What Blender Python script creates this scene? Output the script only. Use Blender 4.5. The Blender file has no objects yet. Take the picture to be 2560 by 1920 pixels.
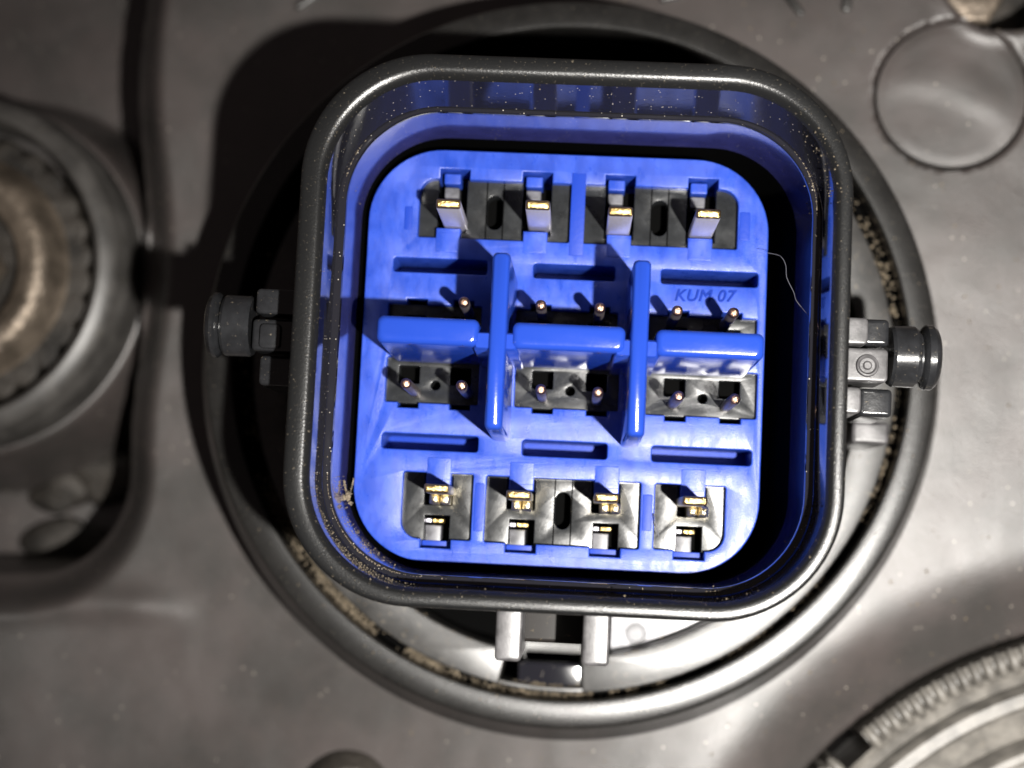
import bpy, bmesh, math, random
from mathutils import Vector, Matrix, noise
random.seed(7)
S = bpy.context.scene
COL = S.collection
S.unit_settings.scale_length = 0.01          # one unit is one centimetre

# ---------------------------------------------------------------- camera
F, CZ = 4000.0, 14.39
w = Vector((-150, 380, F)).normalized()
X = (Vector((1, 0, 0)) - w.x * w).normalized()
Y = w.cross(X)
M3 = Matrix((X, Y, w))
cam = bpy.data.cameras.new('camera')
cam.sensor_width = 36; cam.lens = 36 * F / 2560
cam.clip_start = 0.5; cam.clip_end = 500
camo = bpy.data.objects.new('camera', cam); COL.objects.link(camo)
camo.matrix_world = Matrix.Translation((0, 0, CZ)) @ M3.to_4x4()
cam.dof.use_dof = True; cam.dof.focus_distance = 15.2
cam.dof.aperture_fstop = cam.lens / 1000 / 0.30
S.camera = camo

def P(px, py, z):
    "a point seen at pixel (2560 x 1920 frame) lying at height z"
    d = M3 @ Vector((px - 1280, -(py - 960), -F))
    t = (z - CZ) / d.z
    return Vector((d.x * t, d.y * t, z))
def ppc(z): return F / (CZ - z)               # pixels per centimetre at height z

# ---------------------------------------------------------------- light
wd = bpy.data.worlds.new('World'); S.world = wd; wd.use_nodes = True
bg = wd.node_tree.nodes['Background']
bg.inputs[0].default_value = (0.84, 0.68, 0.66, 1); bg.inputs[1].default_value = 0.062
sp = bpy.data.lights.new('torch', 'SPOT')
sp.energy = 58000; sp.shadow_soft_size = 0.24; sp.spot_size = math.radians(60); sp.spot_blend = 1.0
sp.color = (1.0, 0.965, 0.91)
spo = bpy.data.objects.new('torch', sp); COL.objects.link(spo)
spo.location = (4.7, -3.1, 19)
aim = Vector((2.2, -0.3, -3)) - spo.location
spo.rotation_euler = aim.to_track_quat('-Z', 'Y').to_euler()
S.view_settings.view_transform = 'Standard'; S.view_settings.look = 'None'
S.view_settings.exposure = 0; S.view_settings.gamma = 1

# ---------------------------------------------------------------- materials
def mat(name, col, rough=0.4, metal=0.0, spec=0.5, bump=0.0, bscale=60, bdist=0.02, dust=0.0, dscale=30,
        dcol=(0.30, 0.25, 0.18), mottle=0.0, mscale=1.5, rvar=0.0, streak=None, mcol=None, speck=0.0, sscale=45, coat=0.0):
    m = bpy.data.materials.new(name); m.use_nodes = True
    nt = m.node_tree; N = nt.nodes; L = nt.links
    b = N['Principled BSDF']
    b.inputs['Roughness'].default_value = rough; b.inputs['Metallic'].default_value = metal
    b.inputs['Specular IOR Level'].default_value = spec
    b.inputs['Coat Weight'].default_value = coat; b.inputs['Coat Roughness'].default_value = 0.06; b.inputs['Coat IOR'].default_value = 1.6
    tc = N.new('ShaderNodeNewGeometry')
    def noi(scale, detail=4, r=0.55, stretch=None):
        n = N.new('ShaderNodeTexNoise'); n.inputs['Scale'].default_value = scale
        n.inputs['Detail'].default_value = detail; n.inputs['Roughness'].default_value = r
        if stretch:
            mp = N.new('ShaderNodeMapping'); mp.inputs['Scale'].default_value = stretch
            L.new(tc.outputs['Position'], mp.inputs['Vector']); L.new(mp.outputs[0], n.inputs['Vector'])
        else:
            L.new(tc.outputs['Position'], n.inputs['Vector'])
        return n.outputs['Fac']
    def ramp(src, a, bb):
        r = N.new('ShaderNodeMapRange'); r.inputs['From Min'].default_value = a; r.inputs['From Max'].default_value = bb
        r.interpolation_type = 'SMOOTHSTEP'
        L.new(src, r.inputs['Value']); return r.outputs['Result']
    def mix(fac, c1, c2, f=None):
        x = N.new('ShaderNodeMix'); x.data_type = 'RGBA'
        if f is None: L.new(fac, x.inputs['Factor'])
        for i, c in ((6, c1), (7, c2)):
            if isinstance(c, tuple): x.inputs[i].default_value = (*c, 1)
            else: L.new(c, x.inputs[i])
        return x.outputs[2]
    def mul(src, k):
        x = N.new('ShaderNodeMath'); x.operation = 'MULTIPLY'; x.inputs[1].default_value = k
        L.new(src, x.inputs[0]); return x.outputs[0]
    c = tuple(col)
    if mottle:
        mc = mcol or tuple(min(1, v * (1 + 2.2 * mottle)) for v in col)
        lo = tuple(v * (1 - 0.6 * mottle) for v in col)
        c = mix(ramp(noi(mscale, 6, 0.6, streak), 0.32, 0.68), lo, mc)
    rsock = None
    if rvar:
        r = N.new('ShaderNodeMapRange'); r.inputs['From Min'].default_value = 0.35; r.inputs['From Max'].default_value = 0.65
        r.inputs['To Min'].default_value = max(0.02, rough - rvar); r.inputs['To Max'].default_value = rough + rvar
        L.new(noi(mscale * 1.7, 5, 0.6, streak), r.inputs['Value']); rsock = r.outputs['Result']
    if dust:
        f = mul(ramp(noi(dscale, 5, 0.7), 0.62 - 0.16 * dust, 0.80 - 0.16 * dust), 0.85)
        c = mix(f, c, dcol)
    if speck:
        v = N.new('ShaderNodeTexVoronoi'); v.inputs['Scale'].default_value = sscale
        mp = N.new('ShaderNodeMapping'); mp.inputs['Scale'].default_value = (1, 1, 0.8)
        L.new(tc.outputs['Position'], mp.inputs['Vector']); L.new(mp.outputs[0], v.inputs['Vector'])
        f1 = N.new('ShaderNodeMapRange'); f1.inputs['From Min'].default_value = 0.10; f1.inputs['From Max'].default_value = 0.24
        f1.inputs['To Min'].default_value = 1; f1.inputs['To Max'].default_value = 0
        L.new(v.outputs['Distance'], f1.inputs['Value'])
        g = ramp(v.outputs['Color'], 1 - speck, 1.001 - speck * 0.8)
        x = N.new('ShaderNodeMath'); x.operation = 'MULTIPLY'; L.new(f1.outputs[0], x.inputs[0]); L.new(g, x.inputs[1])
        c = mix(x.outputs[0], c, (0.42, 0.38, 0.32))
    if isinstance(c, tuple): b.inputs['Base Color'].default_value = (*c, 1)
    else: L.new(c, b.inputs['Base Color'])
    if rsock: L.new(rsock, b.inputs['Roughness'])
    if bump:
        bp = N.new('ShaderNodeBump'); bp.inputs['Strength'].default_value = bump; bp.inputs['Distance'].default_value = bdist
        L.new(noi(bscale, 4, 0.6), bp.inputs['Height']); L.new(bp.outputs[0], b.inputs['Normal'])
    return m

MAT = {}
MAT['black'] = mat('glossy black plastic', (0.012, 0.012, 0.016), 0.075, spec=0.8, coat=0.4, bump=0.05, bscale=12, bdist=0.01, speck=0.30, sscale=30, rvar=0.02)
MAT['rim'] = mat('satin black plastic', (0.009, 0.0092, 0.0095), 0.25, spec=0.5, bump=0.4, bscale=60, bdist=0.005, dust=0.10, dscale=30)
MAT['insert'] = mat('black terminal plastic', (0.014, 0.015, 0.016), 0.27, spec=0.5, bump=0.2, bscale=7, bdist=0.010, mottle=0.25, mscale=3, rvar=0.06)
MAT['pit'] = mat('hole shade black', (0.001, 0.001, 0.001), 0.8, spec=0.04)  # near-black base paints the shade inside holes and gaps
MAT['block'] = mat('grey terminal plastic', (0.06, 0.06, 0.068), 0.4, mottle=0.5, mscale=8)
MAT['blue'] = mat('blue plastic', (0.015, 0.052, 0.37), 0.34, spec=0.42, bump=0.5, bscale=75, bdist=0.004, mottle=0.22, mscale=4.5, streak=(1.6, 0.7, 1), mcol=(0.026, 0.070, 0.42), rvar=0.08, dust=0.10, dscale=45, dcol=(0.16, 0.18, 0.42))
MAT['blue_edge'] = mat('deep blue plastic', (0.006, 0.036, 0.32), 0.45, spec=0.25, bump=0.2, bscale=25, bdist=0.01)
MAT['blue_gloss_shade'] = mat('shaded polished blue plastic', (0.014, 0.048, 0.34), 0.17, spec=0.6, bump=0.3, bscale=40, bdist=0.003, rvar=0.04)  # same plastic as the face, glossier, base darkened for the dim wall sides
MAT['letter'] = mat('blue lettering', (0.004, 0.025, 0.24), 0.6, spec=0.1)
MAT['gold'] = mat('gold plating', (0.78, 0.55, 0.22), 0.30, 1.0, bump=0.6, bscale=30, bdist=0.03, mottle=0.12, mscale=10)
MAT['silver'] = mat('tinned metal', (0.55, 0.53, 0.60), 0.33, 0.6, bump=0.4, bscale=25, bdist=0.02)
MAT['shaft'] = mat('shaded pin metal', (0.20, 0.17, 0.16), 0.35, 0.8, bump=0.4, bscale=25, bdist=0.02)  # tinned metal darkened, shade on the thin shafts put into the colour
MAT['pale'] = mat('pale brass', (0.80, 0.70, 0.48), 0.30, 1.0, bump=0.6, bscale=22, bdist=0.03)
MAT['copper'] = mat('copper tip', (0.5, 0.31, 0.22), 0.33, 1.0, bump=0.5, bscale=30, bdist=0.03)
MAT['house'] = mat('dusty grey housing plastic', (0.043, 0.039, 0.0365), 0.41, spec=0.95, bump=0.6, bscale=48, bdist=0.008, mottle=0.15, mcol=(0.064, 0.053, 0.050), mscale=0.8, rvar=0.03, dust=0.26, dscale=34, dcol=(0.11, 0.098, 0.08), speck=0.16, sscale=16)
MAT['collar'] = mat('grey collar plastic', (0.011, 0.0105, 0.010), 0.26, spec=0.55, bump=0.3, bscale=55, bdist=0.006, mottle=0.2, mscale=3, dust=0.18, dscale=22, dcol=(0.09, 0.078, 0.06))
MAT['boss'] = mat('grey boss plastic', (0.05, 0.047, 0.044), 0.42, spec=0.7, bump=0.3, bscale=30, bdist=0.01, mottle=0.3, mscale=2, dust=0.2, dscale=12, dcol=(0.10, 0.09, 0.06))
MAT['cap'] = mat('grey ribbed plastic', (0.12, 0.112, 0.10), 0.46, spec=0.7, bump=0.4, bscale=50, bdist=0.008, mottle=0.35, mscale=4, dust=0.35, dscale=24, dcol=(0.12, 0.10, 0.07))
MAT['flange'] = mat('grey flange plastic', (0.024, 0.023, 0.022), 0.32, spec=0.6, bump=0.3, bscale=50, bdist=0.006, mottle=0.4, mscale=3, dust=0.2, dscale=18)
MAT['dark'] = mat('dark flange plastic', (0.014, 0.012, 0.011), 0.5, spec=0.2, dust=0.2, dscale=15, dcol=(0.10, 0.08, 0.05))
MAT['prong'] = mat('worn grey plastic', (0.060, 0.058, 0.060), 0.36, spec=0.6, bump=0.25, bscale=50, bdist=0.006, mottle=0.4, mscale=6)
MAT['bright'] = mat('pale glare plastic', (0.42, 0.42, 0.44), 0.30, mottle=0.3, mscale=4)  # pale base stands in for light reflected off the floor
MAT['peg'] = mat('worn black peg plastic', (0.014, 0.0145, 0.016), 0.20, spec=0.8, bump=0.3, bscale=14, bdist=0.008, dust=0.1, dscale=20, mottle=0.2, mscale=6)
MAT['bronze'] = mat('dull bronze metal', (0.15, 0.122, 0.095), 0.40, 0.6, bump=0.6, bscale=8, bdist=0.05, mottle=0.4, mscale=2)
MAT['nut'] = mat('dirty nut metal', (0.022, 0.019, 0.016), 0.6, 0.3, bump=0.6, bscale=8, bdist=0.05, mottle=0.6, mscale=2)
MAT['dust'] = mat('tan dust', (0.095, 0.076, 0.052), 0.9, mottle=0.5, mscale=20)
MAT['fibre'] = mat('grey fibre', (0.12, 0.12, 0.14), 0.6)
MAT['skirt'] = mat('dusty blue skirt plastic', (0.042, 0.044, 0.165), 0.14, spec=0.7, coat=0.8, bump=0.05, bscale=15, bdist=0.006, speck=0.25, sscale=34, mottle=0.12, mscale=4)

# ---------------------------------------------------------------- mesh helpers
def finish(me, m, ang=38):
    me.materials.append(MAT[m]) if m else None
    for p in me.polygons: p.use_smooth = True
    me.set_sharp_from_angle(angle=math.radians(ang))
def link(name, me, parent=None, loc=None, rot=None):
    o = bpy.data.objects.new(name, me); COL.objects.link(o)
    if parent: o.parent = parent
    if loc: o.location = loc
    if rot: o.rotation_euler = rot
    return o
def thing(o, label, cat, group=None):
    o['label'] = label; o['category'] = cat
    if group: o['group'] = group
    return o
def empty(name, loc, rz=0):
    o = bpy.data.objects.new(name, None); COL.objects.link(o); o.location = loc; o.rotation_euler = (0, 0, rz)
    o.empty_display_size = 0.5
    return o
def frombm(name, bm, m, parent=None, ang=38, loc=None, rot=None):
    bmesh.ops.recalc_face_normals(bm, faces=bm.faces)
    me = bpy.data.meshes.new(name); bm.to_mesh(me); bm.free(); finish(me, m, ang)
    return link(name, me, parent, loc, rot)
def rrect(cx, cy, hw, hh, r, n=8, rot=0.0):
    pts = []
    for q, (sx, sy) in enumerate(((1, 1), (-1, 1), (-1, -1), (1, -1))):
        for i in range(n + 1):
            a = math.radians(90 * q + 90 * i / n)
            pts.append((cx + sx * (hw - r) + r * math.cos(a), cy + sy * (hh - r) + r * math.sin(a)))
    if rot:
        c, s = math.cos(rot), math.sin(rot)
        pts = [(cx + (x - cx) * c - (y - cy) * s, cy + (x - cx) * s + (y - cy) * c) for x, y in pts]
    return pts
def circ(cx, cy, r, n=48, a0=0, a1=360):
    full = a1 - a0 >= 360
    k = n if full else n + 1
    return [(cx + r * math.cos(math.radians(a0 + (a1 - a0) * i / n)), cy + r * math.sin(math.radians(a0 + (a1 - a0) * i / n))) for i in range(k)]
def area(p): return sum(p[i - 1][0] * p[i][1] - p[i][0] * p[i - 1][1] for i in range(len(p))) / 2
def prism(name, loops, z0, z1, m, parent=None, bev=0.012, res=2):
    "solid plate between z0 and z1 with the first loop as outline and the others as holes"
    cu = bpy.data.curves.new(name, 'CURVE'); cu.dimensions = '2D'; cu.fill_mode = 'BOTH'
    for k, lp in enumerate(loops):
        if (area(lp) > 0) != (k == 0): lp = lp[::-1]
        s = cu.splines.new('POLY'); s.points.add(len(lp) - 1)
        for q, p in zip(s.points, lp): q.co = (p[0], p[1], 0, 1)
        s.use_cyclic_u = True
    cu.extrude = (z1 - z0) / 2 - bev; cu.bevel_depth = bev; cu.bevel_resolution = res; cu.offset = -bev
    o = bpy.data.objects.new(name, cu); COL.objects.link(o)
    dg = bpy.context.evaluated_depsgraph_get()
    me = bpy.data.meshes.new_from_object(o.evaluated_get(dg))
    bpy.data.objects.remove(o); bpy.data.curves.remove(cu)
    bm = bmesh.new(); bm.from_mesh(me); bmesh.ops.remove_doubles(bm, verts=bm.verts, dist=1e-5)
    bmesh.ops.translate(bm, verts=bm.verts, vec=(0, 0, (z0 + z1) / 2)); bm.to_mesh(me); bm.free()
    me.name = name; me.materials.clear(); finish(me, m, 40)
    return link(name, me, parent)
def sweep(name, shapes, m, parent=None, close=False, cap=False, ang=50):
    "skin through equal-length rings of 3D points"
    bm = bmesh.new(); R = [[bm.verts.new(p) for p in r] for r in shapes]; n = len(R[0])
    for a, b in zip(R, R[1:] + ([R[0]] if close else [])):
        for i in range(n): bm.faces.new((a[i], a[(i + 1) % n], b[(i + 1) % n], b[i]))
    if cap: bm.faces.new(R[0]); bm.faces.new(R[-1])
    return frombm(name, bm, m, parent, ang)
def lathe(name, prof, m, parent=None, n=64, mtx=None, close=False, ang=40, a0=0, a1=360):
    full = a1 - a0 >= 360; k = n if full else n + 1
    bm = bmesh.new(); R = []
    for r, z in prof:
        R.append([bm.verts.new((r * math.cos(math.radians(a0 + (a1 - a0) * i / n)), r * math.sin(math.radians(a0 + (a1 - a0) * i / n)), z)) for i in range(k)])
    for a, b in zip(R, R[1:] + ([R[0]] if close else [])):
        for i in range(n): bm.faces.new((a[i], a[(i + 1) % k], b[(i + 1) % k], b[i]))
    if not full:
        try: bm.faces.new([r[0] for r in R]); bm.faces.new([r[-1] for r in R])
        except Exception: pass
    bmesh.ops.remove_doubles(bm, verts=bm.verts, dist=1e-6)
    if mtx: bmesh.ops.transform(bm, matrix=mtx, verts=bm.verts)
    return frombm(name, bm, m, parent, ang)
def tube(name, pts, r, m, parent=None, n=6):
    bm = bmesh.new(); rings = []
    for i, p in enumerate(pts):
        p = Vector(p); t = (Vector(pts[min(i + 1, len(pts) - 1)]) - Vector(pts[max(i - 1, 0)])).normalized()
        a = t.orthogonal().normalized(); b = t.cross(a)
        rings.append([bm.verts.new(p + r * (a * math.cos(2 * math.pi * k / n) + b * math.sin(2 * math.pi * k / n))) for k in range(n)])
    for a, b in zip(rings, rings[1:]):
        for k in range(n): bm.faces.new((a[k], a[(k + 1) % n], b[(k + 1) % n], b[k]))
    bm.faces.new(rings[0]); bm.faces.new(rings[-1])
    return frombm(name, bm, m, parent, 80)
def wedge(name, quad, z0, z1, m, parent=None, bev=0.01):
    return prism(name, [quad], z0, z1, m, parent, bev)
def smooth(a, b, x):
    t = max(0.0, min(1.0, (x - a) / (b - a))); return t * t * (3 - 2 * t)

# ================================================================ the housing
_l, _r, _t, _b = P(512, 960, -3.6), P(2347, 965, -3.6), P(1430, 6, -3.6), P(1430, 1820, -3.6)
RC = Vector(((_l.x + _r.x) / 2, (_t.y + _b.y) / 2, -3.6)); RK = ((_r.x - _l.x) + (_t.y - _b.y)) / 4 / 4.1
print('collar', RC, RK)
#                         # centre of the round collar
KC = P(2925, 2760, -4.6); KR = (P(2352, 1703, -4.6) - KC).length; KQ = KR / 1206
#  # centre and radius of the ribbed cap
CAP = P(2372, 246, -4.6); CAPR = 188 / ppc(-4.6)
BC = P(-151, 660, -5.9)
HOLE = P(2500, -62, -4.7); HOLER = 165 / ppc(-4.7)
def hz(x, y, seat=True):
    s = x * 0.95 - y * 0.30
    z = -5.75 + 1.35 * smooth(-5.6, 3.6, s)
    # lower pocket on the left
    bx, by, r = -5.78, -0.35, 1.3
    dx, dy = x - (bx - r), (by + r) - y
    sd = min(max(dx, dy), 0) + math.hypot(max(dx, 0), max(dy, 0)) - r
    sd += 0.10 * math.sin(y * 1.3)
    z -= 0.75 * smooth(0.60, 0.0, sd) + 2.2 * smooth(0.08, -0.12, sd)
    z += 1.75 * smooth(0.55, 0.05, math.hypot(x - BC.x, y - BC.y) - 446 / ppc(-5.9) - 0.1) * smooth(0.1, -0.1, sd)
    # low swelling under the pocket and soft ripples of the moulding
    z += 0.10 * math.exp(-((y + 0.85 + 0.05 * (x + 6) ** 2) / 0.22) ** 2) * smooth(-4.5, -5.6, x)
    rr = math.hypot(x - RC.x, y - RC.y)
    z += 0.022 * noise.noise(Vector((x * 0.7, y * 0.7, 3))) + 0.004 * noise.noise(Vector((x * 3, y * 3, 7)))
    # fall into the crease round the ribbed cap
    dk = math.hypot(x - KC.x, y - KC.y) - KR
    z -= 0.55 * smooth(1.3, -0.25, dk) ** 1.3 + 1.6 * smooth(0.10, 0.0, dk)
    # seat of the round plug
    dc = math.hypot(x - CAP.x, y - CAP.y)
    if seat: z -= 0.25 * smooth(CAPR + 0.03, CAPR - 0.03, dc)
    z += 0.0 * math.exp(-((dc - CAPR - 0.09) / 0.07) ** 2)
    # bolt hole in the top right corner
    dh = math.hypot(x - HOLE.x, y - HOLE.y)
    z += 0.04 * math.exp(-((dh - HOLER - 0.08) / 0.08) ** 2) - 2.2 * smooth(HOLER, HOLER - 0.2, dh)
    z -= 2.6 * smooth(4.06, 3.96, rr)
    return z
def heightfield():
    x0, x1, y0, y1 = -13, 11, -8, 12; nx, ny = 560, 470
    vs, fs = [], []
    for j in range(ny + 1):
        y = y0 + (y1 - y0) * j / ny
        for i in range(nx + 1):
            x = x0 + (x1 - x0) * i / nx
            vs.append((x, y, hz(x, y)))
    for j in range(ny):
        for i in range(nx):
            a = j * (nx + 1) + i; fs.append((a, a + 1, a + nx + 2, a + nx + 1))
    me = bpy.data.meshes.new('housing'); me.from_pydata(vs, [], fs); finish(me, 'house', 60)
    return link('housing', me)
hs = heightfield(); hs['kind'] = 'structure'; hs['label'] = 'dusty dark grey moulded plastic housing around the collar'

# raised marks at the top edge of the housing
for i, (px, py, L_, a, wd_) in enumerate(((1985, 12, 0.34, -55, 0.10), (2118, 2, 0.30, 80, 0.12), (1700, -8, 0.5, 10, 0.06), (768, 2, 0.35, 35, 0.10))):
    c = P(px, py, -4.9)
    zz = hz(c.x, c.y)
    c = P(px, py, zz)
    o = prism('raised_mark', [rrect(0, 0, L_ / 2, wd_ / 2, wd_ * 0.45, 5)], -0.05, 0.06, 'flange', None, 0.03)
    o.location = (c.x, c.y, zz); o.rotation_euler = (0, 0, math.radians(a)); o.parent = hs
    o['label'] = 'raised moulded stroke'

# ================================================================ collar
col_ = empty('mounting_collar', (RC.x, RC.y, -3.6)); col_.scale = (RK, RK, 1)
thing(col_, 'large grey round collar lip encircling the connector', 'collar')
lathe('lip', [(3.82, -2.0), (3.80, -0.03), (3.82, -0.006), (3.85, 0), (4.05, 0.0), (4.09, -0.012), (4.115, -0.05), (4.15, -0.30), (4.24, -0.62), (4.34, -0.9), (4.36, -2.4)], 'collar', col_, 160, ang=32)
lathe('inner_bead', [(3.70, -1.9), (3.70, -0.42), (3.73, -0.38), (3.77, -0.38), (3.80, -0.45), (3.80, -1.9)], 'pit', col_, 128)

# ================================================================ connector
C0 = P(1431, 840, 0); ROT = math.radians(-2.75)
conn = empty('electrical_connector', C0, ROT)
thing(conn, 'square black plug socket with a blue pin face and rounded rim', 'connector')
cr, sr = math.cos(-ROT), math.sin(-ROT)
def U(px, py, z):
    p = P(px, py, z) - C0
    return (p.x * cr - p.y * sr, p.x * sr + p.y * cr)
ZP = -1.60
def US(px, py, z=ZP): return U(px, py, z)

# shroud swept round a rounded square
HW, CR = 2.5, 1.18
def shell(prof, inset_r=0.0, n=18, hw=HW, hh=HW + 0.045, cx=0, cy=0.038):
    out = []
    for o, z in prof:
        sh = 0.036 * max(0.0, 1 - o / 0.16)      # the outer face stands a little proud on the left
        K = ((0.0, 0), (0.09, 0), (0.175, 0.065), (0.200, 0.15), (0.210, 0.145), (0.255, 0.125), (0.282, 0.11), (0.298, 0.10), (0.36, 0.0), (9, 0))
        t = 0.0                                         # the top wall leans further in than the others
        if z > -2:
            for (o0, t0), (o1, t1) in zip(K, K[1:]):
                if o0 <= o <= o1: t = (t0 + (t1 - t0) * (o - o0) / (o1 - o0)) / 2; break
        out.append([(x, y, z) for x, y in rrect(cx - sh, cy - t, hw + sh - o, hh - t - o, max(0.02, CR - o), n)])
    return out
sweep('shroud', shell([(0.03, -3.9), (0.02, -0.9), (0.0, -0.45), (0.0, -0.10), (0.004, -0.055), (0.010, -0.022), (0.022, -0.007), (0.040, -0.001), (0.075, 0.0), (0.115, -0.001), (0.130, -0.007), (0.148, -0.026), (0.165, -0.052), (0.175, -0.075)]), 'rim', conn, ang=70)
sweep('inner_wall', shell([(0.175, -0.075), (0.200, -0.60), (0.210, -0.615), (0.255, -0.62), (0.274, -0.63), (0.281, -0.66), (0.282, -0.69)]), 'black', conn, ang=30)
sweep('skirt_wall', shell([(0.282, -0.69), (0.298, -1.62)]), 'skirt', conn, ang=30)
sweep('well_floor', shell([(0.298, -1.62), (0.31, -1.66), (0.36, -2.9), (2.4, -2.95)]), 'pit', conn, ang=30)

# blue pin face -------------------------------------------------
def px2(px, py): return US(px, py)
k = 1 / ppc(ZP)
pc = US(1404, 897)
outline = rrect(pc[0], pc[1], 1013 * k / 2, 1046 * k / 2, 0.75, 14)
holes, slots = [], []
for (px, py, ww, hh) in ((1101, 665, 239, 37), (1436, 681, 207, 37), (1774, 696, 244, 37), (1075, 1106, 243, 40), (1412, 1124, 213, 40), (1754, 1140, 248, 39)):
    c = US(px, py); slots.append((c, ww * k / 2, hh * k / 2)); holes.append(rrect(c[0], c[1], ww * k / 2, hh * k / 2, 0.03, 3))
def opening(cx, cy, hw, hh, top, bot, rc=None, r=0.17):
    "rectangle whose top and bottom edges step in or out; rc names a rounded corner"
    p = []
    def edge(y, bumps, s):
        out = []
        for (u, ww, d) in sorted(bumps, key=lambda b: b[0] * s):
            out += [(u - s * ww / 2, y), (u - s * ww / 2, y + d), (u + s * ww / 2, y + d), (u + s * ww / 2, y)]
        return out
    def corner(sx, sy, tag):
        x, y = cx + sx * hw, cy + sy * hh
        rr = r if rc == tag else 0.02
        a0 = {'bl': 180, 'br': 270, 'tr': 0, 'tl': 90}[tag]
        return [(x - sx * rr + rr * math.cos(math.radians(a0 + 90 * i / 6)), y - sy * rr + rr * math.sin(math.radians(a0 + 90 * i / 6))) for i in range(7)]
    p += corner(-1, -1, 'bl') + edge(cy - hh, bot, 1) + corner(1, -1, 'br') + corner(1, 1, 'tr') + edge(cy + hh, top, -1) + corner(-1, 1, 'tl')
    return p
TOP = [(1139, 427), (1345, 438), (1552, 448), (1759, 458)]        # notch centres, upper row
BOT = [(1088, 1352), (1301, 1366), (1512, 1378), (1722, 1390)]    # notch centres, lower row
tn = [US(*p)[0] for p in TOP]; bn = [US(*p)[0] for p in BOT]
NW, TW = 76 * k, 62 * k
def grp(pxl, pyl, pxr, pyr, h):  # middle of left and right side
    a, b = US(pxl, pyl), US(pxr, pyr)
    return (a[0] + b[0]) / 2, (a[1] + b[1]) / 2, (b[0] - a[0]) / 2, h * k / 2
GA = grp(1048, 519, 1426, 532, 152); GB = grp(1460, 536, 1845, 548, 152)
G1 = grp(1005, 1262, 1180, 1268, 165); G2 = grp(1213, 1272, 1600, 1290, 165); G3 = grp(1636, 1292, 1812, 1298, 162)
tt = [u - 2 * k for u in (US(1122, 590)[0], US(1340, 590)[0], US(1549, 600)[0], US(1752, 610)[0])]
bt = [US(1097, 1190)[0], US(1304, 1200)[0], US(1517, 1210)[0], US(1733, 1215)[0]]
nd = 0.105
opens = [
    opening(*GA, [(tn[0], NW, nd), (tn[1], NW, nd)], [(tt[0], TW, 0.10), (tt[1], TW, 0.10)], 'tl'),
    opening(*GB, [(tn[2], NW, nd), (tn[3], NW, nd)], [(tt[2], TW, 0.10), (tt[3], TW, 0.10)], 'tr'),
    opening(*G1, [(bt[0], TW, -0.13)], [(bn[0], NW, -0.09)], 'bl'),
    opening(*G2, [(bt[1], TW, -0.13), (bt[2], TW, -0.13)], [(bn[1], NW, -0.09), (bn[2], NW, -0.09)], None),
    opening(*G3, [(bt[3], TW, -0.13)], [(bn[3], NW, -0.09)], 'br')]
holes += opens
# middle openings, above and below the three walls
MIDLO = [(962, 1194, 1003, 966, (1020, 1150)), (1285, 1545, 1017, 976, (1356, 1492)), (1612, 1890, 1036, 990, (1688, 1826))]
MIDUP = [(972, 1205, 757, 0, (1043, 1160)), (1290, 1545, 772, 0, (1352, 1500)), (1620, 1893, 787, 0, (1696, 1830))]
mids = []
for (xl, xr, yb, _, pins) in MIDLO:
    a = US(xl, yb); b = US(xr, yb + (xr - xl) * 0.052); t = US((xl + xr) / 2, yb - 108)
    cx, hw, y0, y1 = (a[0] + b[0]) / 2, (b[0] - a[0]) / 2, a[1], t[1]
    ps = [US(p, yb)[0] for p in pins]
    mids.append((cx, (y0 + y1) / 2, hw, (y1 - y0) / 2, ps)); holes.append(opening(cx, (y0 + y1) / 2, hw, (y1 - y0) / 2, [], [(u, 52 * k, -0.055) for u in ps]))
for (xl, xr, yb, _, pins) in MIDUP:
    a = US(xl, yb); b = US(xr, yb + (xr - xl) * 0.052)
    cx, hw, y1 = (a[0] + b[0]) / 2, (b[0] - a[0]) / 2, a[1]
    y0 = y1 - 88 * k
    ps = [US(p, yb)[0] for p in pins]
    mids.append((cx, (y0 + y1) / 2, hw, (y1 - y0) / 2, ps)); holes.append(opening(cx, (y0 + y1) / 2, hw, (y1 - y0) / 2, [(u, 52 * k, 0.055) for u in ps], []))
face = prism('pin_face', [outline] + holes, ZP - 0.62, ZP, 'blue', conn, 0.014)
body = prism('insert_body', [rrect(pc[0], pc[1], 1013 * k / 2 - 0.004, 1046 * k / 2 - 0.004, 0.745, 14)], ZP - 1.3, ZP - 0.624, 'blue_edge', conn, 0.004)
# shallow moulded relief on the face
def relief(lp, z=0.012, m='blue'):
    o = prism('moulded_relief', [lp], ZP - 0.02, ZP + z, m, face, 0.005); return o
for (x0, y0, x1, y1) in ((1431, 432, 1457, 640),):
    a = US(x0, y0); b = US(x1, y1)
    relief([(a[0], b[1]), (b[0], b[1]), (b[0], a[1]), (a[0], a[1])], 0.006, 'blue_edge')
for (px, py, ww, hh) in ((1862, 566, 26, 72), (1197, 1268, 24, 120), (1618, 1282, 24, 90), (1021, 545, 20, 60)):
    c = US(px, py); relief(rrect(c[0], c[1], ww * k / 2, hh * k / 2, 0.01, 2), 0.005, 'blue_edge')

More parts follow.
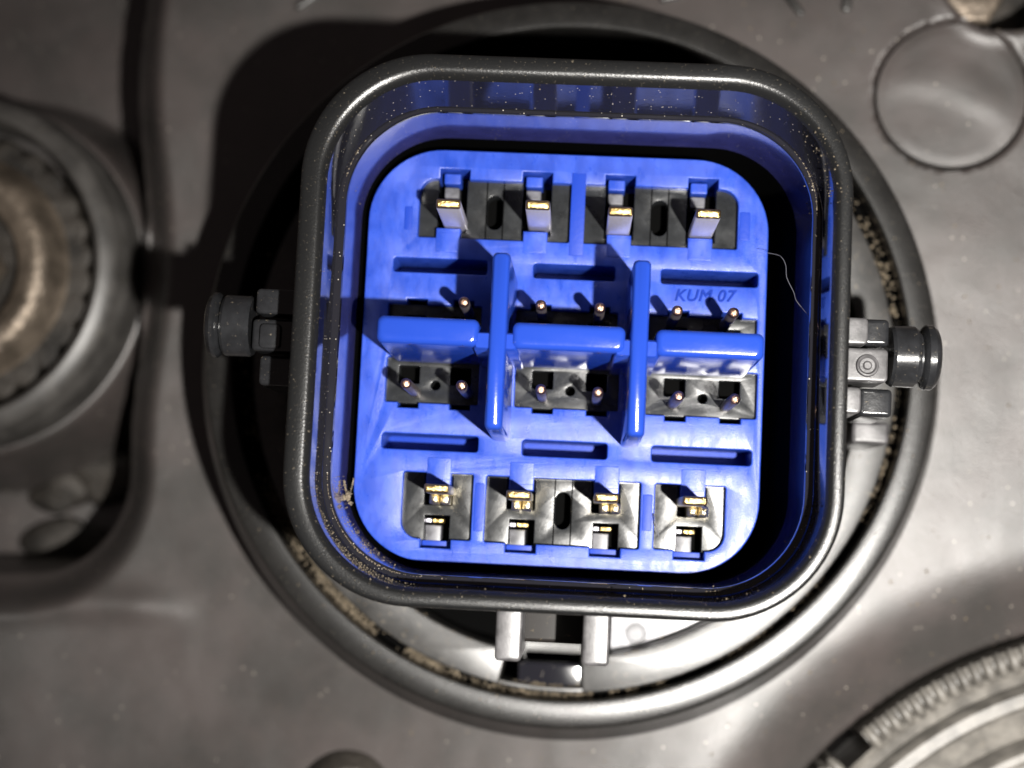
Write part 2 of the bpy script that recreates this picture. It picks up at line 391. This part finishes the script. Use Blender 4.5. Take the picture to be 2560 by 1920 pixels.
# black terminal blocks seen in the openings --------------------
def block(g, pockets, oval, name='terminal_block', top=(), bot=()):
    cx, cy, hw, hh = g
    lp = [opening(cx, cy, hw + 0.10, hh + 0.015, list(top), list(bot))] + [rrect(a, b, c, d, 0.012, 2) for a, b, c, d in pockets]
    if oval: lp.append(rrect(*oval))
    o = prism(name, lp, ZP - 0.34, ZP - 0.10, 'insert', conn, 0.008)
    q = prism('pocket_floor', [rrect(cx, cy, hw + 0.09, hh + 0.01, 0.02, 2)], ZP - 0.415, ZP - 0.385, 'pit', o, 0.004)
    return o
def mould_line(parent, x, y0, y1):
    prism('parting_line', [[(x - .006, y0), (x + .006, y0), (x + .006, y1), (x - .006, y1)]], ZP - 0.105, ZP - 0.094, 'pit', parent, 0.001)
def upper_pockets(us, g):
    out = []
    for u, t in us: out.append(((u + t) / 2, g[1] + 0.03, NW / 2 + 0.006, g[3] + 0.055 - 0.03))
    return out
ov = US(1236, 527); ov2 = US(1650, 541); ov3 = US(1407, 1277)
B1 = block(GA, [], (ov[0], ov[1], 20 * k, 44 * k, 19.5 * k, 6), top=[((tn[i] + tt[i]) / 2, NW - 0.008, -2 * GA[3] + 0.06) for i in (0, 1)])
B2 = block(GB, [], (ov2[0], ov2[1], 20 * k, 46 * k, 19.5 * k, 6), top=[((tn[i] + tt[i]) / 2, NW - 0.008, -2 * GB[3] + 0.06) for i in (2, 3)])
def low_pockets(i, g):
    c = (bn[i] + bt[i]) / 2
    return [(bt[i], g[1] + 0.16, NW / 2 - 0.01, 0.15)]
def low_cut(*ii): return [(bn[i], NW - 0.05, 0.255) for i in ii]
B3 = block(G1, low_pockets(0, G1), None, bot=low_cut(0)); B4 = block(G2, low_pockets(1, G2) + low_pockets(2, G2), (ov3[0], ov3[1], 19 * k, 46 * k, 18.5 * k, 6), bot=low_cut(1, 2)); B5 = block(G3, low_pockets(3, G3), None, bot=low_cut(3))
for b_, o_, g in ((B1, ov, GA), (B2, ov2, GB), (B4, ov3, G2)):
    for s in (-1, 1): mould_line(b_, o_[0] + s * 21.5 * k, g[1] - g[3] - 0.1, g[1] + g[3] + 0.1)
# retaining tabs, grey blocks and gold contacts in the pockets
for i in range(4):
    g, B = ((GA, B1) if i < 2 else (GB, B2)); u = (tn[i] + tt[i]) / 2
    top = g[1] + g[3]
    prism('latch_tab', [rrect(tn[i] - 0.035, top + 0.03, 0.085, 0.055, 0.012, 2)], ZP - 0.62, ZP - 0.13, 'blue', conn, 0.012)
    prism('lock_block', [rrect(tn[i] - 0.04, top - 0.10, 0.075, 0.055, 0.01, 2)], ZP - 0.40, ZP - 0.20, 'block', B, 0.01)
for i in range(4):
    g, B = ((G1, B3), (G2, B4), (G2, B4), (G3, B5))[i]
    bo = g[1] - g[3]
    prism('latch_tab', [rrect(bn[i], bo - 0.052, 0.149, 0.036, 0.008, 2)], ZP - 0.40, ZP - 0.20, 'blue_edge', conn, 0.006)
    prism('lock_block', [rrect(bn[i] - 0.045, bo + 0.055, 0.082, 0.085, 0.01, 2)], ZP - 0.40, ZP - 0.22, 'block', B, 0.012)
    for j, (dx, m) in enumerate(((-0.065, 'silver'), (0.01, 'gold'), (0.06, 'gold'))):
        prism('contact_spring', [rrect(bn[i] + dx - 0.03, bo + 0.185, 0.032, 0.022, 0.01, 2)], ZP - 0.38, ZP - 0.21 + 0.02 * j, m, conn, 0.01)
# middle blocks
for q, (cx, cy, hw, hh, ps) in enumerate(mids):
    up = q >= 3
    pk = [(u - 0.01, cy + (0.06 if not up else -0.02), 0.105, 0.09) for u in ps]
    hole = (sum(ps) / 2 + 0.0, cy - 0.04, 0.048, 0.048, 0.047, 6) if not up else None
    lp = [rrect(cx, cy, hw + 0.07, hh + 0.004, 0.01, 2)] + [rrect(a, b, c, d, 0.01, 2) for a, b, c, d in pk] + ([rrect(*hole)] if hole else [])
    o = prism('terminal_block', lp, ZP - 0.30, ZP - 0.09, 'insert', conn, 0.008)
    prism('pocket_floor', [rrect(cx, cy, hw + 0.06, hh + 0.065, 0.02, 2)], ZP - 0.38, ZP - 0.34, 'pit', o, 0.004)

# pins ----------------------------------------------------------
def taper(name, cx, cy, hw, hh, z0, z1, m, parent, ch=0.03, tap=0.0, r=0.02):
    rings = []
    for o, z in ((-tap, z0), (0, z1 - ch), (ch * 0.45, z1 - ch * 0.35), (ch, z1)):
        rings.append([(x, y, z) for x, y in rrect(cx, cy, hw - o, hh - o, min(r, hh - o - 0.001), 3)])
    return sweep(name, rings, m, parent, cap=True, ang=45)
ZT = ZP + 0.95
TOPP = [(1120, 508), (1344, 511), (1552, 527), (1772, 533)]
for px, py in TOPP:
    u, v = US(px, py, ZT)
    o = taper('blade_pin', u, v, 0.118, 0.046, ZP - 0.36, ZT - 0.05, 'silver', conn, 0.004)
    taper('gold_tip', u, v, 0.117, 0.045, ZT - 0.055, ZT, 'gold', o, 0.025)
ZB = ZP + 0.80
for px, py in [(1090, 1221), (1296, 1237), (1517, 1244), (1738, 1252)]:
    u, v = US(px, py, ZB)
    o = taper('blade_pin', u, v, 0.118, 0.044, ZP - 0.36, ZB - 0.07, 'pale', conn, 0.004)
    taper('gold_tip', u, v, 0.117, 0.043, ZB - 0.075, ZB, 'gold', o, 0.025)
    u2, v2 = US(px + 8, py + 30, ZP + 0.15)
    for s in (-1, 1):
        taper('terminal_fork', u2 + s * 0.055, v2 + 0.012, 0.047, 0.052, ZP - 0.33, ZP + 0.12, 'pale', o, 0.03)
ZM = ZP + 0.92
def thin_pin(px, py, hh=0.051):
    u, v = US(px, py, ZM)
    o = taper('round_pin', u, v, 0.050, hh, ZP - 0.36, ZM - 0.05, 'shaft', conn, 0.004, r=0.04)
    taper('copper_tip', u, v, 0.051, hh, ZM - 0.055, ZM, 'copper', o, 0.028, r=0.045)
for p in ((1014, 958), (1153, 963), (1352, 973), (1495, 980), (1697, 990), (1838, 997)): thin_pin(*p)
for p in ((1159, 754), (1352, 762), (1500, 769), (1694, 776), (1835, 781)): thin_pin(*p)

# dividing walls -------------------------------------------------
ZW = -0.06
for (x0, x1, yy, th) in ((939, 1198, 826, 72), (1279, 1565, 843, 70), (1639, 1913, 861, 70)):
    a, b = U(x0, yy, ZW), U(x1, yy, ZW); q = 1 / ppc(ZW)
    cx, cy, hw, hh = (a[0] + b[0]) / 2, (a[1] + b[1]) / 2, (b[0] - a[0]) / 2, th * q / 2
    rings = []
    for o, z in ((-0.002, ZP - 0.01), (0.004, ZW - 0.06), (0.012, ZW - 0.025), (0.035, ZW - 0.005), (0.055, ZW)):
        rings.append([(x, y, z) for x, y in rrect(cx, cy, hw - o, hh - o, 0.06, 6)])
    sweep('cross_wall', rings, 'blue_gloss_shade', conn, cap=True, ang=60)
for (xt, yt, xb, yb) in ((1255, 629, 1232, 1074), (1606, 648, 1590, 1092)):
    a, b = U(xt, yt, ZW + 0.04), U(xb, yb, ZW + 0.04)
    cx, cy, hh = (a[0] + b[0]) / 2, (a[1] + b[1]) / 2, (a[1] - b[1]) / 2
    rings = []
    for o, z in ((-0.012, ZP - 0.01), (0.0, ZW - 0.02), (0.012, ZW + 0.02), (0.028, ZW + 0.04)):
        rings.append([(x, y, z) for x, y in rrect(cx, cy, 0.082 - o, hh - o, 0.045, 5)])
    sweep('divider_blade', rings, 'blue_gloss_shade', conn, cap=True, ang=60)
    # low web which ties the blade to the walls beside it
    rings = []
    for o, z in ((-0.01, ZP - 0.01), (0.0, ZW - 0.07), (0.02, ZW - 0.03)):
        rings.append([(x, y, z) for x, y in rrect(cx - 0.02, cy + 0.0, 0.20 - o, 0.085 - o, 0.02, 3)])
    sweep('web', rings, 'blue_gloss_shade', conn, cap=True, ang=50)

# moulded lettering on the face
fc = bpy.data.curves.new('lettering', 'FONT'); fc.body = 'KUM 07'; fc.size = 0.165; fc.shear = 0.25; fc.extrude = 0.010; fc.bevel_depth = 0.003; fc.offset = 0.0; fc.space_character = 1.08
fc.align_x = 'CENTER'; fc.align_y = 'CENTER'
fo = bpy.data.objects.new('lettering', fc); COL.objects.link(fo)
fm = bpy.data.meshes.new_from_object(fo.evaluated_get(bpy.context.evaluated_depsgraph_get()))
bpy.data.objects.remove(fo)
fm.materials.clear(); fm.materials.append(MAT['letter'])
for i in range(4):
    u = tt[i]; c = US((1122, 1340, 1549, 1752)[i], (601, 604, 614, 622)[i]); relief(rrect(u, c[1] - 0.02, TW / 2 - 0.004, 0.10, 0.008, 2), 0.006, 'blue')
    u = bt[i]; c = US((1097, 1304, 1517, 1733)[i], (1174, 1186, 1196, 1204)[i]); relief(rrect(u, c[1] + 0.01, TW / 2 - 0.004, 0.11, 0.008, 2), 0.006, 'blue')
c = US(1760, 741); link('lettering', fm, face, (c[0], c[1], ZP + 0.005), (0, 0, 0.02))

# pegs on the two sides ------------------------------------------
def peg(side, x_in, x_cyl, x_gr, x_cap, x_end, yc, zc, rad):
    g = empty('side_peg', (0, 0, 0)); g.parent = conn
    s = 1 if side > 0 else -1
    def ux(px): return U(px, yc, zc)[0]
    yv = U((x_cyl + x_end) / 2, yc, zc)[1]
    mtx = Matrix.Translation((0, yv, zc)) @ Matrix.Rotation(math.radians(90), 4, 'Y')
    a, b, c_, e = ux(x_cyl), ux(x_gr), ux(x_cap), ux(x_end)
    t = 0.03 * s
    lathe('barrel', [(0, a), (rad - 0.02, a), (rad, a + t), (rad, b - t), (rad - 0.02, b), (rad - 0.06, b + t * .5), (rad - 0.06, c_ - t * .5), (rad - .01, c_), (rad + 0.02, c_ + t), (rad + 0.02, e - 2 * t), (rad - 0.01, e - .7 * t), (rad - 0.05, e), (0, e)], 'peg', g, 40, mtx, ang=30)
    return g, yv, ux
g, yv, ux = peg(-1, 735, 635, 562, 555, 524, 814, -1.0, 0.30)
def pbox(name, x0, y0, x1, y1, z0, z1, m, parent, bev=0.03):
    zm = z1
    a, b = U(x0, y0, zm), U(x1, y1, zm)
    return prism(name, [rrect((a[0] + b[0]) / 2, (a[1] + b[1]) / 2, abs(b[0] - a[0]) / 2, abs(a[1] - b[1]) / 2, min(0.04, abs(b[0] - a[0]) / 2 - .001), 3)], z0, z1, m, parent, bev)
pbox('upper_lug', 642, 720, 752, 788, -1.7, -0.75, 'peg', g)
pbox('neck', 632, 796, 745, 880, -1.3, -0.80, 'peg', g)
pbox('neck_pad', 650, 808, 700, 872, -0.85, -0.76, 'peg', g, 0.015)
pbox('lower_lug', 650, 888, 750, 966, -1.9, -0.95, 'peg', g)
g2, yv2, ux2 = peg(1, 2100, 2221, 2290, 2302, 2342, 893, -1.0, 0.295)
pbox('upper_lug', 2105, 792, 2170, 862, -1.7, -0.70, 'prong', g2, 0.02)
pbox('upper_lug', 2160, 796, 2223, 866, -1.7, -0.85, 'peg', g2, 0.04)
pbox('neck', 2105, 868, 2219, 956, -1.3, -0.72, 'prong', g2, 0.02)
o = lathe('round_pip', [(0.0, 0.03), (0.03, 0.03), (0.045, 0.012), (0.07, 0.012), (0.085, 0.035), (0.10, 0.03), (0.11, 0)], 'prong', g2, 24)
c = U(2168, 914, -0.72); o.location = (c[0], c[1], -0.722)
pbox('lower_lug', 2100, 966, 2152, 1034, -1.9, -0.85, 'prong', g2, 0.02)
pbox('lower_lug', 2150, 970, 2230, 1044, -1.9, -1.0, 'peg', g2, 0.04)

# base flange of the connector (world aligned ring under the shroud)
def RCl(z=0): return U(1430, 918, -3.8)
rc = RCl(); fr_out, fr_in = 3.67, 3.27
# two crescents with cut-outs at the top and at the latch
def arc_plate(name, a0, a1, ri, ro, z0, z1, m, parent, n=60, bev=0.02):
    lp = circ(rc[0], rc[1], ro, n, a0, a1) + circ(rc[0], rc[1], ri, n, a0, a1)[::-1]
    return prism(name, [lp], z0, z1, m, parent, bev)
arc_plate('base_flange', 103.6, 259.5, fr_in, fr_out, -5.0, -3.8, 'flange', conn)
arc_plate('base_flange', 274.3, 425, fr_in, fr_out, -5.0, -3.8, 'flange', conn)
arc_plate('base_flange', 258.5, 275.3, fr_out - 0.05, fr_out, -5.0, -3.82, 'flange', conn, 12, 0.01)
arc_plate('flange_floor', 0, 359.9, 2.2, fr_out - 0.02, -5.4, -5.02, 'pit', conn, 100)
# inner skirt of the shroud foot
sweep('foot', shell([(0.03, -3.0), (-0.10, -3.4), (-0.12, -5.1)]), 'dark', conn, ang=60)
# glare painted as a pale pad, right of the latch, and the latch itself
pbox('glare_pad', 1530, 1500, 1850, 1660, -4.6, -4.2, 'bright', conn, 0.02)
c = U(1590, 1585, -4.2)
o = lathe('ejector_mark', [(0, 0.01), (0.09, 0.01), (0.10, 0.03), (0.12, 0.03), (0.13, 0)], 'block', conn, 28); o.location = (c[0], c[1], -4.2)
pbox('latch_bridge', 1310, 1606, 1458, 1630, -4.4, -4.0, 'flange', conn, 0.02)
pbox('latch_block', 1296, 1652, 1484, 1722, -4.6, -3.93, 'black', conn, 0.03)
pbox('latch_body', 1290, 1480, 1470, 1612, -3.2, -1.2, 'dark', conn, 0.04)
pbox('latch_prong', 1243, 1490, 1302, 1655, -1.6, -0.12, 'prong', conn, 0.03)
pbox('latch_prong', 1461, 1500, 1522, 1667, -1.6, -0.12, 'prong', conn, 0.03)
# lugs of the flange at right
pbox('flange_lug', 2132, 1052, 2222, 1112, -3.9, -2.6, 'prong', conn, 0.04)

# ================================================================ round plug, bolt, boss, ribbed cap
pl = empty('round_plug', (CAP.x, CAP.y, 0))
thing(pl, 'round flat grey plug sunk in the housing, upper right', 'plug')
zc = hz(CAP.x + CAPR * 1.05, CAP.y - CAPR)
bm = bmesh.new()
bmesh.ops.create_grid(bm, x_segments=2, y_segments=2, size=0.01); bm.free()
def disc(name, R, fz, m, parent, nr=24, na=96):
    bm = bmesh.new(); rings = []
    c = bm.verts.new((0, 0, fz(0, 0)))
    for i in range(1, nr + 1):
        r = R * i / nr
        rings.append([bm.verts.new((r * math.cos(2 * math.pi * j / na), r * math.sin(2 * math.pi * j / na), fz(r * math.cos(2 * math.pi * j / na), r * math.sin(2 * math.pi * j / na)))) for j in range(na)])
    for j in range(na): bm.faces.new((c, rings[0][j], rings[0][(j + 1) % na]))
    for a, b in zip(rings, rings[1:]):
        for j in range(na): bm.faces.new((a[j], b[j], b[(j + 1) % na], a[(j + 1) % na]))
    low = [bm.verts.new((v.co.x, v.co.y, v.co.z - 0.4)) for v in rings[-1]]
    for j in range(na): bm.faces.new((rings[-1][j], low[j], low[(j + 1) % na], rings[-1][(j + 1) % na]))
    return frombm(name, bm, m, parent, 50)
def capz(x, y):
    r = math.hypot(x, y)
    d = y + 0.55 * x - 0.10 + 0.35 * (x - 0.2) ** 2
    return hz(CAP.x + x, CAP.y + y, False) - 0.02 - 0.012 * smooth(CAPR - 0.16, CAPR, r) + 0.014 * smooth(-0.30, 0.02, d) * smooth(0.5, 0.1, d) * smooth(CAPR, CAPR * 0.5, r) - 0.016 * smooth(0.1, -0.5, d)
d = disc('plug_face', CAPR - 0.028, capz, 'house', pl); d.location = (0, 0, 0)

bt_ = empty('hex_bolt', (HOLE.x, HOLE.y, hz(HOLE.x, HOLE.y)))
thing(bt_, 'brown bolt in a dark hole at the top right corner', 'bolt')
hexp = circ(0, 0, HOLER * 0.80, 6)
prism('bolt_head', [[(x - 0.18, y) for x, y in circ(0, 0, HOLER * 0.55, 6)]], 0, 1.3, 'bronze', bt_, 0.08)
lathe('washer', [(0, 0.7), (HOLER * 0.97, 0.7), (HOLER * 0.97, 0.5), (0, 0.5)], 'nut', bt_, 40)

# left boss with flanged nut
BZ = -5.9
BC = P(-151, 660, BZ); q = 1 / ppc(BZ)
boss = empty('flanged_bolt', (BC.x, BC.y, BZ))
thing(boss, 'large dull bronze bolt with scalloped flange inside a round collar at the left edge', 'bolt')
R0 = 446 * q
lathe('boss_wall', [(R0 - 0.26, -3.6), (R0 - 0.25, -0.10), (R0 - 0.21, -0.02), (R0 - 0.16, 0), (R0 - 0.08, -0.03), (R0 + 0.02, -0.085), (R0 + 0.05, -0.13), (R0 + 0.06, -0.30), (R0 + 0.10, -0.36), (R0 + 0.13, -0.5), (R0 + 0.16, -3.6)], 'boss', boss, 128)
sc = []
RN = 352 * q
for i in range(240):
    a = 2 * math.pi * i / 240
    sc.append(((RN + 0.10 * abs(math.sin(a * 15)) ** 0.6) * math.cos(a), (RN + 0.10 * abs(math.sin(a * 15)) ** 0.6) * math.sin(a)))
prism('nut_flange', [sc], -1.9, -0.42, 'nut', boss, 0.06)
lathe('nut_crown', [(RN * 0.90, -0.45), (RN * 0.84, -0.34), (RN * 0.80, -0.12), (RN * 0.74, -0.02), (RN * 0.66, 0.0), (RN * 0.56, -0.10), (RN * 0.50, -0.45), (RN * 0.30, -0.6), (0, -0.6)], 'bronze', boss, 96)
prism('hex_drive', [circ(0, 0, RN * 0.42, 6)], -0.7, -0.05, 'bronze', boss, 0.08)
# lumps of dried dirt in the pocket
for (px, py, r, zz) in ((170, 1170, 0.42, -6.95), (60, 1215, 0.34, -6.95), (205, 1215, 0.22, -6.9), (40, 1350, 0.32, -7.0), (130, 1362, 0.24, -7.0)):
    c = P(px, py, zz)
    bm = bmesh.new(); bmesh.ops.create_icosphere(bm, subdivisions=3, radius=r)
    for v in bm.verts:
        v.co *= 1 + 0.35 * noise.noise(v.co * 3.1 + Vector((px, py, 0))); v.co.z *= 0.55; v.co.x *= 1.5
    o = frombm('dirt_lump', bm, 'nut', None, 180, loc=(c.x, c.y, hz(c.x, c.y) + 0.02))
    thing(o, {170: 'smooth dark dirt lump in the left pocket beside the shadowed wall', 60: 'dark dirt lump in the left pocket under the bolt collar', 205: 'small dark dirt lump at the right of the left pocket', 40: 'dark crumbly dirt lump at the bottom of the left pocket by the frame edge', 130: 'small dark crumbly dirt lump at the bottom of the left pocket, right of the others'}[px], 'dirt', 'dirt lumps in the left pocket')

# ribbed cap bottom right
kz = -4.55
kn = empty('ribbed_cap', (KC.x, KC.y, kz))
thing(kn, 'large grey ribbed cap with a toothed edge in the lower right corner', 'cap')
kq = KQ
def kr(px): return px * kq
lathe('cap_ring', [(kr(1150), -1.5), (kr(1150), -0.28), (kr(1128), -0.34), (kr(1108), -0.30), (kr(1102), -0.06), (kr(1092), -0.01), (kr(1062), 0.0), (kr(1052), -0.04), (kr(1040), -0.36), (kr(985), -0.44), (kr(968), -0.40), (kr(958), -0.08), (kr(948), -0.03), (kr(930), -0.02), (kr(918), -0.06), (kr(905), -0.4), (kr(500), -0.5)], 'cap', kn, 220)
lathe('toothed_rim', [(kr(1214), -1.5), (kr(1208), -0.10), (kr(1194), -0.06), (kr(1178), -0.06), (kr(1160), -0.16), (kr(1150), -0.30), (kr(1150), -1.5)], 'cap', kn, 120, a0=40, a1=129.4)
lathe('toothed_rim', [(kr(1202), -1.5), (kr(1200), -0.20), (kr(1194), -0.16), (kr(1178), -0.16), (kr(1160), -0.16), (kr(1150), -0.30), (kr(1150), -1.5)], 'cap', kn, 60, a0=134.0, a1=175)
bm = bmesh.new(); bmesh.ops.create_icosphere(bm, subdivisions=2, radius=1)
bmesh.ops.scale(bm, vec=(0.165, 0.070, 0.11), verts=bm.verts)
tm = bpy.data.meshes.new('tooth'); bm.to_mesh(tm); bm.free(); finish(tm, 'cap', 80)
a = 128.6
while a > 78:
    link('tooth', tm, kn, (kr(1180) * math.cos(math.radians(a)), kr(1180) * math.sin(math.radians(a)), -0.07), (0, 0, math.radians(a))); a -= 1.72
a = 134.6
while a < 150:
    link('tooth', tm, kn, (kr(1180) * math.cos(math.radians(a)), kr(1180) * math.sin(math.radians(a)), -0.15), (0, 0, math.radians(a))); a += 1.72

# dusty stub at the bottom edge
c = P(890, 2010, -5.6)
st = empty('dusty_stub', (c.x, c.y, hz(c.x, c.y)))
thing(st, 'round dusty stub cut by the bottom edge', 'stub')
lathe('stub_rim', [(0, 0.1), (0.36, 0.1), (0.42, 0.16), (0.52, 0.16), (0.60, 0.08), (0.68, 0.0), (0.72, -0.1)], 'nut', st, 48)

# ================================================================ dust and fibres
def crumbs(name, places, m='dust'):
    vs, fs = [], []
    for (x, y, z, r) in places:
        b = len(vs); ax = Vector((random.gauss(0, 1), random.gauss(0, 1), random.gauss(0, 1))).normalized()
        rot = Matrix.Rotation(random.random() * 6.28, 3, ax)
        for p in ((1, 0, 0), (-1, 0, 0), (0, 1, 0), (0, -1, 0), (0, 0, 1), (0, 0, -1)):
            v = rot @ Vector(p) * r * random.uniform(0.6, 1.3); vs.append((x + v.x, y + v.y, z + v.z * 0.8))
        for f in ((0, 2, 4), (2, 1, 4), (1, 3, 4), (3, 0, 4), (2, 0, 5), (1, 2, 5), (3, 1, 5), (0, 3, 5)): fs.append(tuple(b + i for i in f))
    me = bpy.data.meshes.new(name); me.from_pydata(vs, [], fs); finish(me, m, 30)
    o = link(name, me); o['kind'] = 'stuff'; return o
pl_ = []
for i in range(7000):          # grit packed in the groove between flange and lip
    a = random.gauss(238, 26) if random.random() < 0.72 else random.uniform(285, 400)
    r = random.uniform(3.68, 3.82)
    x, y = RC.x + r * math.cos(math.radians(a)), RC.y + r * math.sin(math.radians(a))
    if noise.noise(Vector((x * 1.7, y * 1.7, 5))) + 0.4 * noise.noise(Vector((x * 6, y * 6, 2))) < random.uniform(-0.45, 0.25): continue
    pl_.append((x, y, -3.96 + random.uniform(-0.07, 0.06), random.choice((0.006, 0.009, 0.012, 0.016, 0.024))))
for i in range(260):           # loose grit on the flange
    a = random.uniform(200, 400); r = random.uniform(3.3, 4.05)
    if 254 < a < 276 and r < 3.7: continue
    x, y = RC.x + r * math.cos(math.radians(a)), RC.y + r * math.sin(math.radians(a))
    pl_.append((x, y, (-3.79 if r < 3.66 else -3.59) if (r < 3.66 or r > 3.86) else -3.95, random.uniform(0.006, 0.016)))
g_ = crumbs('grit', pl_); g_['label'] = 'tan grit packed in the groove inside the collar lip'
pl_ = []
for i in range(2600):           # specks on the step inside the shroud and the rim
    t = random.random() * 4; side = int(t); f = t - side
    if i % 3 == 0: side, f = 2 + (i % 2), random.uniform(0.0, 0.25) if i % 2 == 0 else 0
    o_, z = random.choice(((0.245, -0.612), (0.245, -0.612), (random.uniform(0.02, 0.15), -0.006), (random.uniform(0.29, 0.30), random.uniform(-1.5, -0.7)), (random.uniform(0.182, 0.198), random.uniform(-0.55, -0.1))))
    lp = rrect(0, 0, HW - o_, HW - o_, CR - o_, 18)
    k_ = random.randrange(len(lp)); p0, p1 = Vector(lp[k_ - 1]), Vector(lp[k_]); p = p0.lerp(p1, random.random())
    if (p1 - p0).length > 0.5 and random.random() < 0.0: continue
    X_ = C0.x + p.x * cr + p.y * sr; Y_ = C0.y - p.x * sr + p.y * cr
    if z < -0.62 and not (p.y < -1 and p.x < 0) and random.random() < 0.6: continue
    if noise.noise(Vector((X_ * 2.3, Y_ * 2.3, 1.7))) < random.uniform(-0.25, 0.35): continue
    pl_.append((X_, Y_, z, random.choice((0.003, 0.004, 0.005, 0.010))))
for i in range(600):            # denser crumbs in the lower left corner
    a = math.radians(random.gauss(225, 30)); o_ = random.choice((0.25, 0.19, 0.295))
    z = {0.25: -0.61, 0.19: random.uniform(-0.5, -0.1), 0.295: random.uniform(-1.4, -0.7)}[o_]
    rr_ = CR - o_ - 0.003
    x, y = -HW + CR + rr_ * math.cos(a), -HW + CR + rr_ * math.sin(a)
    if not (math.pi <= a <= 1.5 * math.pi): continue
    pl_.append((C0.x + x * cr + y * sr, C0.y - x * sr + y * cr, z, random.uniform(0.003, 0.008)))
g_ = crumbs('dust_specks', pl_); g_['label'] = 'fine tan dust specks on the shroud step'
pl_ = []
for i in range(2400):
    x, y = random.uniform(-7, 6.5), random.uniform(-4, 8)
    if math.hypot(x - RC.x, y - RC.y) < 4.45: continue
    pl_.append((x, y, hz(x, y) + 0.004, random.choice((0.005, 0.007, 0.009, 0.013, 0.022) if x > -2 else (0.006, 0.009))))
g_ = crumbs('housing_grit', pl_); g_['label'] = 'scattered grains on the grey housing'
def spline(pts, n=8):
    out = []
    P_ = [pts[0]] + list(pts) + [pts[-1]]
    for i in range(1, len(P_) - 2):
        a, b, c, d = (Vector(P_[i + j]) for j in (-1, 0, 1, 2))
        for s in range(n):
            t = s / n
            out.append(0.5 * ((2 * b) + (c - a) * t + (2 * a - 5 * b + 4 * c - d) * t * t + (3 * b - a - 3 * c + d) * t ** 3))
    out.append(Vector(pts[-1])); return out
th = tube('lint_thread', spline([P(1918, 632, -1.2), P(1950, 640, -1.1), P(1964, 662, -1.05), P(1967, 694, -1.0), P(1984, 730, -0.95), P(1990, 750, -0.9), P(2006, 771, -0.85), P(2024, 792, -0.7)]), 0.0028, 'fibre')
thing(th, 'thin crooked pale thread in the gap right of the blue face', 'thread')
t2 = tube('fibre_strand', spline([P(1635, 1285, -1.55), P(1640, 1310, -1.5), P(1647, 1340, -1.55)]), 0.006, 'fibre')
thing(t2, 'short straight white strand lying on the rightmost lower terminal block', 'strand')
cb = crumbs('dirt_crumb', [(*P(870 + random.gauss(0, 5), 1240 + random.gauss(0, 5), -1.3)[:2], -1.3 + random.gauss(0, 0.02), 0.03) for _ in range(14)] +
            [(*P(866 - i * 1.0, 1232 - i * 5, -1.3)[:2], -1.3, 0.016) for i in range(7)] + [(*P(876 + i * 1.2, 1232 - i * 5, -1.3)[:2], -1.3, 0.014) for i in range(8)])
cb['kind'] = 'thing'; thing(cb, 'tan forked dirt crumb between the blue face and shroud, lower left', 'crumb')
